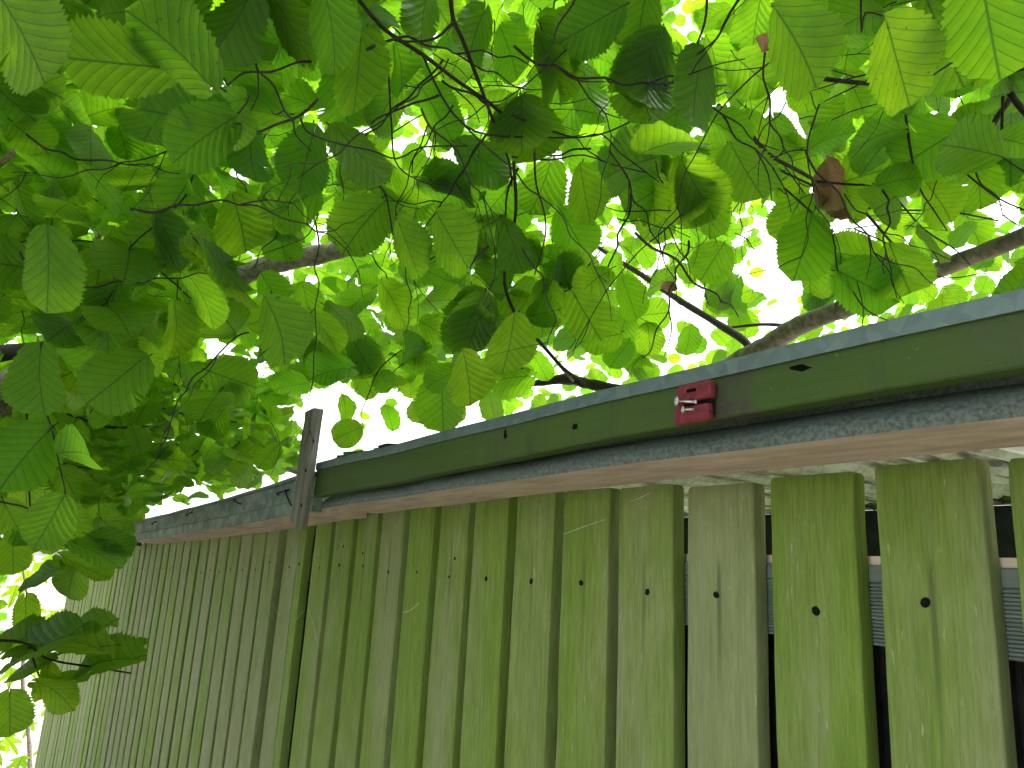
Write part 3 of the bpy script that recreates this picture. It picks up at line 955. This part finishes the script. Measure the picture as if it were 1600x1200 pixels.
# branches and twigs seen singly: px,py points; depth m at both ends; width px at both ends
def hand_twig(tree, pts, d0, d1, w0, w1, mat=None, jit=0.0):
    n = len(pts); P = []; Rr = []
    for i, (x, y) in enumerate(pts):
        d = d0 + (d1 - d0) * i / (n - 1); wd = w0 + (w1 - w0) * i / (n - 1)
        P.append(at(x, y, d)); Rr.append(wd * 0.5 * d / FPX)
    TWIGS.append((tree, P, Rr, mat or TWIG))


hand_twig('B', [(545, -20), (600, 45), (660, 85), (720, 130), (770, 165), (800, 200), (803, 260), (806, 330), (795, 400), (788, 440), (805, 490), (840, 530), (880, 575), (915, 600)], 1.05, 1.5, 6, 5)
hand_twig('B', [(703, -20), (708, 30), (722, 60), (745, 120), (775, 200), (795, 250), (800, 290)], 1.0, 1.3, 8, 3)
hand_twig('B', [(708, 35), (680, 60), (640, 65), (610, 62)], 1.02, 1.1, 5, 2)
hand_twig('B', [(660, 85), (690, 150), (720, 190), (760, 210), (850, 215), (930, 212), (985, 190), (1010, 175)], 1.1, 1.2, 3.5, 2.5)
hand_twig('B', [(800, 180), (850, 200), (900, 215), (940, 210), (970, 240), (1000, 262), (1030, 285)], 1.15, 1.3, 3, 2)
hand_twig('B', [(800, 245), (860, 250), (910, 242), (960, 258), (1010, 270)], 1.2, 1.3, 3, 2)
hand_twig('B', [(1105, -10), (1100, 40), (1075, 90), (1045, 80)], 1.1, 1.2, 4, 2)
hand_twig('B', [(1160, -10), (1135, 30), (1120, 60), (1090, 85), (1088, 90)], 1.0, 1.1, 4, 2)
hand_twig('B', [(1345, -20), (1346, 50), (1352, 20), (1380, 25)], 1.05, 1.1, 3, 2)
hand_twig('B', [(1565, 60), (1572, 110), (1578, 150), (1560, 180), (1540, 215), (1510, 250), (1490, 262)], 1.5, 1.7, 11, 4)
hand_twig('B', [(1578, 145), (1592, 165), (1620, 195)], 1.5, 1.5, 9, 8)
hand_twig('B', [(1288, 123), (1340, 129), (1400, 132), (1470, 128), (1530, 120), (1610, 105)], 1.7, 1.5, 7, 5)
hand_twig('B', [(1122, 165), (1160, 195), (1200, 240), (1250, 268), (1285, 288), (1325, 305), (1355, 335), (1385, 370), (1412, 400), (1430, 428)], 1.5, 2.0, 7, 3)
hand_twig('B', [(1185, 225), (1210, 260), (1270, 290), (1330, 320), (1400, 328), (1480, 330), (1560, 345)], 1.6, 1.8, 4, 2)
hand_twig('B', [(1415, 180), (1422, 230), (1435, 290), (1460, 330), (1480, 360)], 1.4, 1.5, 4, 2)
hand_twig('B', [(1567, 150), (1566, 215), (1575, 232), (1600, 240)], 1.5, 1.5, 4, 3)
hand_twig('B', [(1500, 262), (1520, 280), (1560, 310), (1605, 330)], 1.6, 1.6, 3, 2.5)
hand_twig('B', [(1213, 290), (1240, 350), (1270, 400), (1310, 425), (1375, 443)], 1.9, 2.0, 5, 3)
hand_twig('B', [(1375, 445), (1385, 420), (1395, 380)], 2.0, 2.0, 2, 1.5)
hand_twig('B', [(835, 240), (838, 290), (850, 330), (852, 370), (835, 430)], 1.1, 1.3, 4, 2)
hand_twig('B', [(800, 495), (830, 520), (870, 565), (895, 595)], 1.45, 1.9, 7, 5)
hand_twig('A', [(470, 520), (500, 545), (530, 570)], 2.0, 2.1, 6, 3)
hand_twig('A', [(310, 135), (340, 160), (365, 190), (395, 208), (430, 195), (470, 180), (497, 155)], 1.0, 1.1, 3.5, 4)
hand_twig('A', [(470, 185), (480, 205), (520, 222), (580, 235), (620, 248), (660, 230), (730, 228)], 1.05, 1.2, 3.5, 2.5)
hand_twig('A', [(605, 80), (608, 130), (612, 200), (617, 250), (640, 275), (680, 290)], 1.1, 1.2, 3.5, 2)
hand_twig('A', [(-20, 160), (30, 195), (65, 225), (110, 250), (160, 270), (210, 290)], 2.0, 2.3, 7, 4)
hand_twig('A', [(-20, 270), (60, 290), (130, 305), (190, 330)], 2.2, 2.4, 6, 4)
hand_twig('A', [(-20, 335), (50, 343), (140, 348)], 2.4, 2.5, 10, 6)
hand_twig('A', [(-20, 274), (40, 222), (100, 175), (155, 135)], 1.7, 1.9, 8, 6, TAN)
hand_twig('A', [(192, -20), (196, 60), (205, 140), (214, 232), (235, 222)], 2.0, 2.1, 6, 4, TAN)
hand_twig('A', [(172, 318), (160, 350), (145, 390), (110, 450), (95, 475)], 2.6, 2.8, 10, 8, TAN)
hand_twig('A', [(210, 345), (185, 372), (160, 400)], 2.6, 2.7, 7, 5, TAN)
hand_twig('B', [(940, 535), (965, 560), (995, 590)], 2.6, 2.7, 8, 8, TAN)
hand_twig('A', [(240, 415), (275, 445), (305, 470), (330, 460)], 1.9, 2.0, 3, 2)
hand_twig('A', [(240, 560), (275, 600), (320, 640), (345, 665)], 2.6, 3.0, 6, 9)
hand_twig('A', [(150, 575), (190, 610), (230, 630), (300, 650), (370, 660)], 2.4, 2.7, 4, 3)
hand_twig('A', [(90, 640), (130, 655), (175, 668), (260, 665)], 2.4, 2.5, 5, 3)
hand_twig('A', [(-20, 705), (40, 707), (100, 725), (160, 735)], 2.3, 2.5, 4, 2.5)
hand_twig('A', [(-20, 1000), (40, 1005), (75, 1030), (150, 1043), (205, 1052)], 1.7, 2.0, 4, 2)
hand_twig('A', [(75, 1030), (110, 1015), (145, 1000), (150, 1040)], 1.9, 2.0, 2, 1.5)
hand_twig('A', [(45, 1005), (55, 1040), (70, 1075)], 1.85, 1.9, 3, 2)
hand_twig('A', [(40, 600), (44, 700), (47, 790), (60, 850)], 1.9, 2.0, 3, 2)
hand_twig('A', [(-20, 780), (60, 800), (110, 850), (150, 860)], 1.8, 1.8, 3, 2)

# stray shoots carrying leaves all through the canopy
def wild_shoot(tree, px, py, d, steps, slen, rg, face):
    p = at(px, py, d)
    dirv = (rdir(rg) + Vector((0, 0, -0.35)) + RT * rg.uniform(-0.5, 0.5)).normalized()
    P = [p]
    for s in range(steps):
        dirv = (dirv + rdir(rg) * 0.55 + Vector((0, 0, -0.04))).normalized()
        q = P[-1] + dirv * slen * rg.uniform(0.7, 1.3)
        if not clear(q, 0.1): break
        P.append(q)
    if len(P) < 3: return
    r0 = rg.uniform(0.0011, 0.0024)
    TWIGS.append((tree, P, [r0 * (1 - 0.6 * i / (len(P) - 1)) for i in range(len(P))], TWIG))
    for i, q in enumerate(P[1:]):
        pr = proj(q)
        if pr and (gap_at(pr[0], pr[1]) or hides_limb(pr[0], pr[1], d) or (0 < pr[0] < 1600 and pr[1] > eave_y(pr[0]) - 34 * 1.2 / d)): continue
        T, N = facing(q, rg, face)
        d1 = (P[i + 1] - P[i]).normalized()
        T = (T + d1 * 0.5 + d1.orthogonal() * (0.7 if i % 2 else -0.7)).normalized()
        if clear(q + T * 0.1, 0.1):
            add_leaf(tree, q + T * 0.012, rg.uniform(0.060, 0.112), T, N)


for i in range(150):
    px = rf.uniform(-250, 1850); py = rf.uniform(-300, min(640, eave_y(max(0, min(1600, px))) - 60))
    d = rf.uniform(1.15, 2.9)
    wild_shoot('A' if px < 620 else 'B', px, py, d, rf.randint(4, 8), 0.055, rf, 0.55 if px > 500 else 0.35)

# bare zigzag twigs below the leaves
def bare_twig(tree, px, py, d, rg, depth=0, p=None, dirv=None, n=7, r0=None):
    p = p or at(px, py, d)
    dirv = dirv or (RT * rg.uniform(-1, 1) - UP * rg.uniform(-0.2, 1.0) + F * rg.uniform(-0.4, 0.4)).normalized()
    r0 = r0 or rg.uniform(0.0011, 0.0021)
    P = [p]
    for s in range(n):
        zig = dirv.orthogonal().normalized() * (0.20 if s % 2 else -0.20)
        dirv = (dirv + rdir(rg) * 0.17).normalized()
        q = P[-1] + (dirv + zig).normalized() * rg.uniform(0.018, 0.042)
        pq = proj(q)
        if not clear(q, 0.1) or not pq or (pq[0] > 200 and pq[1] > eave_y(pq[0]) - 15): break
        P.append(q)
        if depth < 2 and rg.random() < 0.20:
            bare_twig(tree, 0, 0, d, rg, depth + 1, q, (dirv + rdir(rg) * 0.8).normalized(), rg.randint(2, 4), r0 * 0.65)
    if len(P) > 2: TWIGS.append((tree, P, [r0 * (1 - 0.55 * i / (len(P) - 1)) for i in range(len(P))], TWIG))


for i in range(75):
    px = rf.uniform(-30, 1620); py = rf.uniform(-30, min(560, eave_y(max(0, min(1600, px))) - 160))
    bare_twig('A' if px < 620 else 'B', px, py, rf.uniform(1.0, 2.2), rf, n=rf.randint(5, 11))

for i in range(18):
    px = rf.uniform(480, 1300); py = rf.uniform(-30, 420)
    bare_twig('A' if px < 620 else 'B', px, py, rf.uniform(0.95, 1.35), rf, n=rf.randint(5, 10))

# the mass of the crown: leaves in three depths
def fill(n, x0, x1, y0, y1, d0, d1, tree, face, keep=0.04, size=(0.055, 0.095), low=True):
    c = 0
    while c < n:
        px, py = rf.uniform(x0, x1), rf.uniform(y0, y1)
        c += 1
        d = d0 + (d1 - d0) * rf.random() ** 0.8
        p = at(px, py, d)
        L = rf.uniform(*size)
        if 0 <= px <= 1600:
            if py > eave_y(px) - (L * FPX / d) * (0.62 if px > 470 else 0.30) and not (p.y > 1.6): continue
        if gap_at(px, py, 0.24 * L * FPX / d) and rf.random() > keep: continue
        if hides_limb(px, py, d): continue
        if p.z < 0.3 or not clear(p, L): continue
        T, N = facing(p, rf, face)
        t = tree or ('A' if px < 620 else 'B')
        add_leaf(t, p - T.normalized() * L * 0.5, L, T, N)


fill(420, -300, 1950, -420, -30, 0.95, 1.6, None, 0.4, 0.0, (0.070, 0.105))  # unseen leaves added above the view to shade the topmost ones
fill(520, -300, 1900, -200, 640, 1.35, 2.1, None, 0.5, 0.0, (0.070, 0.105))
fill(1350, -350, 1950, -200, 700, 2.0, 3.2, None, 0.45, 0.01, (0.065, 0.10))
fill(2700, -350, 1950, -150, 700, 3.0, 5.0, None, 0.45, 0.03, (0.065, 0.10))
fill(4200, -350, 1950, -150, 700, 4.5, 7.5, None, 0.5, 0.03, (0.07, 0.11))
fill(1700, -100, 700, 380, 800, 2.2, 4.6, 'A', 0.25, 0.02)
fill(700, -250, 220, 560, 860, 2.4, 5.0, 'A', 0.3, 0.02)
fill(700, -300, 100, 640, 1010, 5.5, 9.0, 'A', 0.5, 0.05, (0.08, 0.13))
fill(900, 0, 500, 560, 800, 2.3, 4.2, 'A', 0.25, 0.02)
fill(320, -50, 480, 250, 620, 1.6, 2.6, 'A', 0.2, 0.02, (0.06, 0.095))
# crown continuing overhead, outside the picture, spread to shade the middle fence
for i in range(1000):
    p = Vector((rf.uniform(-2.2, -0.1), rf.uniform(-1.1, 2.2), rf.uniform(CAMZ + 0.7, CAMZ + 2.4)))
    pr = proj(p)
    if pr and -50 < pr[0] < 1650 and pr[1] > -60: continue
    if (p - CAM).length < 0.85: continue
    T, N = facing(p, rf, 0.2)
    add_leaf('A' if p.x < -2 else 'B', p, rf.uniform(0.06, 0.1), T, N)
# ------------------------------------------------------------------ the two hazels
TA = at(-150, 760, 3.9)
trees = {}
tA = empty('hazel_tree', (TA.x, TA.y, 0))
tag(tA, 'hazel with the stout limb, its leaves filling the upper left above the far eave', 'tree', 'hazels over the fence')
tB = empty('hazel_tree', (plane(1170, 600, 1.75).x, 1.75, 0))
tag(tB, 'hazel rising behind the near roof, its slanting bare limb above the flashing', 'tree', 'hazels over the fence')
trees = {'A': tA, 'B': tB}
pts = [Vector((TA.x, TA.y, 0)), Vector((TA.x + 0.02, TA.y, 0.9)), at(-110, 700, 3.85), at(0, 622, 3.7), at(60, 590, 3.6), at(125, 565, 3.5), at(200, 525, 3.4), at(300, 497, 3.3), at(345, 487, 3.25)]
wd = [110, 90, 78, 62, 50, 34, 24, 19, 14]
tube('trunk', pts, [q * 0.5 * 3.6 / FPX for q in wd], BARK, tA, 6, 12, 1, 0.05)
tube('limb', [at(200, 525, 3.4), at(300, 470, 3.3), at(390, 425, 3.1), at(450, 407, 3.05), at(515, 394, 3.0), at(560, 380, 3.0)], [q * 0.5 * 3.1 / FPX for q in (24, 29, 30, 29, 28, 24)], BARK, tA, 6, 10, 2, 0.06)
tube('limb', [at(-110, 580, 3.5), at(0, 553, 3.4), at(60, 545, 3.3), at(110, 530, 3.3)], [q * 0.5 * 3.4 / FPX for q in (26, 22, 18, 10)], TWIG, tA, 5, 9, 3)
b0 = plane(960, 760, 1.78)
tube('trunk', [Vector((b0.x - 0.1, 1.80, 0)), Vector((b0.x - 0.06, 1.80, 0.9)), plane(980, 720, 1.79), plane(1080, 620, 1.78), plane(1150, 568, 1.76), plane(1205, 536, 1.75), plane(1250, 508, 1.72), plane(1330, 478, 1.66), plane(1420, 440, 1.60), plane(1500, 408, 1.55), plane(1620, 360, 1.5), plane(1800, 270, 1.45), plane(2100, 60, 1.4)],
     [0.05, 0.045, 0.038, 0.034, 0.030, 0.0275, 0.0255, 0.0225, 0.0195, 0.0175, 0.0155, 0.013, 0.009], BARK, tB, 6, 12, 4, 0.07)
tube('limb', [plane(1160, 566, 1.76), plane(1168, 538, 1.76), plane(1120, 505, 1.8), plane(1060, 468, 1.85), plane(1000, 428, 1.9), plane(940, 390, 1.95), plane(870, 338, 2.0)], [0.013, 0.0125, 0.0115, 0.0105, 0.010, 0.009, 0.006], TWIG, tB, 5, 8, 5)
tube('limb', [plane(1262, 500, 1.72), plane(1235, 508, 1.78), plane(1190, 507, 1.85), plane(1140, 512, 1.9)], [0.006, 0.006, 0.005, 0.004], TWIG, tB, 5, 6, 6)
tube('limb', [at(830, 600, 2.7), at(884, 592, 2.65), at(920, 600, 2.6), at(985, 612, 2.5), at(1040, 640, 2.5)], [q * 0.5 * 2.6 / FPX for q in (9, 17, 17, 14, 12)], TWIG, tB, 5, 9, 7, 0.12)
for i, (t, P, Rr, mt) in enumerate(TWIGS):
    sub = 3 if len(P) > 2 else 2
    tube('twig', P, Rr, mt, trees[t], sub, 6, 100 + i, 0.05)

# the largest 290 leaves of each tree stand singly, the rest form its foliage
for key, root in trees.items():
    L_ = [q for q in LEAVES if q[0] == key]
    def show(q):
        c = q[1] + q[4] * q[2] * 0.5
        pr = proj(c)
        if not pr or not (-20 < pr[0] < 1620 and -20 < pr[1] < 1220): return 0
        return q[2] / pr[2] * (0.35 + abs(q[5].dot((c - CAM).normalized())))
    L_.sort(key=show, reverse=True)
    off = root.location
    rr = random.Random(8)
    for (t, base, L, X, T, N) in L_[:290]:
        o = bpy.data.objects.new('leaf', rr.choice(HI))
        COL.objects.link(o); o.parent = root
        M = Matrix.Identity(4)
        b = base - off
        wx = rr.uniform(0.98, 1.16)
        for i in range(3):
            M[i][0], M[i][1], M[i][2], M[i][3] = X[i] * L * wx, T[i] * L, N[i] * L, b[i]
        o.matrix_basis = M
    Vs = []; Fs = []; UV = []; RN = []; nv = 0
    pet = []
    for (t, base, L, X, T, N) in L_[290:]:
        k = rr.randrange(len(LO))
        A = np.array([X, T, N], dtype=np.float32) * L
        Vs.append(LOV[k] @ A + np.array(base, dtype=np.float32))
        f = np.array(LO[k][2], dtype=np.int32)
        Fs.append(f + nv); nv += len(LOV[k])
        UV.append(np.array(LO[k][1], dtype=np.float32)[f].reshape(-1, 2))
        RN.append(np.tile(np.array([[rr.random(), rr.random()]], dtype=np.float32), (f.size, 1)))
    Vs = np.concatenate(Vs); Fs = np.concatenate(Fs); UV = np.concatenate(UV); RN = np.concatenate(RN)
    me = bpy.data.meshes.new('foliage')
    me.vertices.add(len(Vs)); me.vertices.foreach_set('co', Vs.ravel())
    me.loops.add(Fs.size); me.loops.foreach_set('vertex_index', Fs.ravel())
    me.polygons.add(len(Fs)); me.polygons.foreach_set('loop_start', np.arange(0, Fs.size, 4, dtype=np.int32))
    me.update(calc_edges=True)
    a = me.uv_layers.new(name='leafuv'); a.data.foreach_set('uv', UV.ravel())
    a = me.uv_layers.new(name='rnd'); a.data.foreach_set('uv', RN.ravel())
    me.materials.append(LEAF_S); me.shade_smooth(); me.validate()
    tag(link('foliage', me, root), kind='stuff')
    # leaf stalks
    for q in L_[:290]:
        pet.append(q)
    PV = []; PF = []
    for (t, base, L, X, T, N) in pet:
        e = base - T * L * 0.20 + N * L * 0.06 + X * L * rr.uniform(-.06, .06)
        v, f = tube_data([e, (e + base) / 2 + N * 0.002, base + T * L * 0.03], [0.0011, 0.0008, 0.0007], 4)
        o = len(PV); PV += v; PF += [tuple(i + o for i in q) for q in f]
    tag(link('leaf_stalks', mesh('leaf_stalks', PV, PF, TWIG, True), root), kind='stuff')

# withered leaves caught in the near hazel
def dead_leaf(px, py, d, L, a, label, curl):
    T = RT * math.cos(R_(a)) - UP * math.sin(R_(a)); V = ray(px, py).normalized()
    X, T, N = frame(T, V)
    g = leaf_geom(20, 4, random.Random(int(px)), True, 0.7 * curl, 0.9, 0.06, 0.22, 0.36)
    me = leaf_mesh('withered_leaf', g, DEAD)
    o = bpy.data.objects.new('withered_leaf', me); COL.objects.link(o); o.parent = tB
    b = at(px, py, d) - T * L * 0.5 - tB.location
    M = Matrix.Identity(4)
    for i in range(3): M[i][0], M[i][1], M[i][2], M[i][3] = X[i] * L, T[i] * L, N[i] * L, b[i]
    o.matrix_basis = M
    o['label'] = label
dead_leaf(1300, 296, 1.5, 0.085, 80, 'brown withered leaf hanging from a twig', 1.6)
dead_leaf(1308, 318, 1.5, 0.06, 40, 'brown curled scrap of dead leaf', 1.2)
dead_leaf(1046, 448, 1.9, 0.035, 10, 'small reddish dead leaf on the thin limb', 1.0)
dead_leaf(1196, 66, 1.05, 0.028, 160, 'small dark dead leaf scrap', 0.8)

# ------------------------------------------------------------------ pale maple sapling past the end of the fence
mp = at(40, 1250, 7.5); mp.z = 0
MS = empty('maple_sapling', mp)
tag(MS, 'pale sunlit maple sapling past the far end of the fence', 'sapling')
tube('trunk', [mp, at(45, 1150, 7.4), at(35, 1050, 7.3), at(45, 960, 7.3), at(30, 860, 7.3)], [0.02, 0.018, 0.014, 0.010, 0.006], BARK, MS, 5, 7, 9)
rm = random.Random(4)
MSP = [(85, 975), (70, 990), (95, 960), (60, 965), (75, 1110), (90, 1130), (30, 1120), (45, 1140), (60, 1060), (20, 1170), (95, 1090), (10, 1060), (35, 905), (20, 930), (60, 900), (80, 880), (15, 880), (50, 870), (110, 965), (30, 1195), (-20, 1000), (-30, 1100), (-10, 1180), (70, 1175)]
for (px, py) in MSP:
    p = at(px + rm.uniform(-6, 6), py + rm.uniform(-6, 6), rm.uniform(7.0, 7.6))
    V = (p - CAM).normalized()
    X, T, N = frame(RT * rm.uniform(-0.8, 0.8) - UP, (V * 0.7 + Vector((0, 0, 0.7)) + rdir(rm) * 0.4).normalized())
    L = rm.uniform(0.15, 0.22)
    o = bpy.data.objects.new('leaf', MAPLE[0]); COL.objects.link(o); o.parent = MS
    b = p - T * L * 0.5 - MS.location
    M = Matrix.Identity(4)
    for i in range(3): M[i][0], M[i][1], M[i][2], M[i][3] = X[i] * L, T[i] * L, N[i] * L, b[i]
    o.matrix_basis = M

# ------------------------------------------------------------------ unseen hedges added on the viewer's side to block light
BLOCK_LEAF = mat_simple('light_block_leaf', (0.020, 0.042, 0.014), 0.4, 0, 0.4, 30)


def hedge(label, boxes, n, seed):
    x0, x1, y0, y1, h = boxes[0]
    root = empty('light_block_hedge', ((x0 + x1) / 2, (y0 + y1) / 2, 0))
    tag(root, label, 'hedge', 'added light-blocking hedges')
    rq = random.Random(seed)
    for (x0, x1, y0, y1, h) in boxes:
        bm = bmesh.new(); bmesh.ops.create_cube(bm, size=1.0)
        bmesh.ops.subdivide_edges(bm, edges=bm.edges[:], cuts=11, use_grid_fill=True)
        for v in bm.verts:
            v.co = Vector((x0 + (v.co.x + .5) * (x1 - x0), y0 + (v.co.y + .5) * (y1 - y0), (v.co.z + .5) * h)) + rdir(rq) * 0.07 * (1 if v.co.z > -.45 else 0)
        me = bpy.data.meshes.new('branch_mass'); bm.to_mesh(me); bm.free(); me.materials.append(BLOCK_LEAF)
        tag(link('branch_mass', me, root), kind='stuff')
    Vh = []; Fh = []
    for i in range(n):
        x0, x1, y0, y1, h = boxes[i % len(boxes)]
        p = Vector((rq.uniform(x0, x1), rq.uniform(y0, y1), rq.uniform(0.1, h)))
        f = rq.randrange(4)
        if f == 0: p.z = h
        elif f == 1: p.x = x0
        else: p.y = y1
        p += rdir(rq) * 0.06
        X, T, N = frame(rdir(rq), rdir(rq)); L = rq.uniform(0.05, 0.085)
        o_ = len(Vh)
        Vh += [p, p + (T * .5 + X * .22) * L, p + T * L, p + (T * .5 - X * .22) * L, p + T * .5 * L - N * .06 * L]
        Fh += [(o_, o_ + 1, o_ + 4), (o_ + 1, o_ + 2, o_ + 4), (o_ + 2, o_ + 3, o_ + 4), (o_ + 3, o_, o_ + 4)]
    tag(link('foliage', mesh('foliage', Vh, Fh, BLOCK_LEAF), root), kind='stuff')


hedge('unseen dark hedge added at the near end to block light from the slat sides', [(2.1, 3.1, -1.9, 0.55, 3.0), (1.3, 3.1, -3.2, -2.2, 2.6)], 3000, 77)
hedge('unseen dark hedge added across from the slats to shade the middle ones', [(-2.7, -0.9, -2.8, -1.9, 2.5)], 2600, 78)

# ------------------------------------------------------------------ cobweb threads on the slats
for i, L_ in enumerate([[(482, 952), (489, 975), (497, 1010)], [(462, 968), (468, 962), (474, 955)], [(630, 957), (642, 953), (655, 942)], [(880, 835), (915, 822), (945, 812)], [(985, 783), (1000, 778), (1015, 770)], [(425, 940), (432, 955), (437, 962)]]):
    tube('cobweb', [plane(x, y, FY - 0.0025) for (x, y) in L_], [0.0003] * 3, WEB, fence, 4, 4, i)
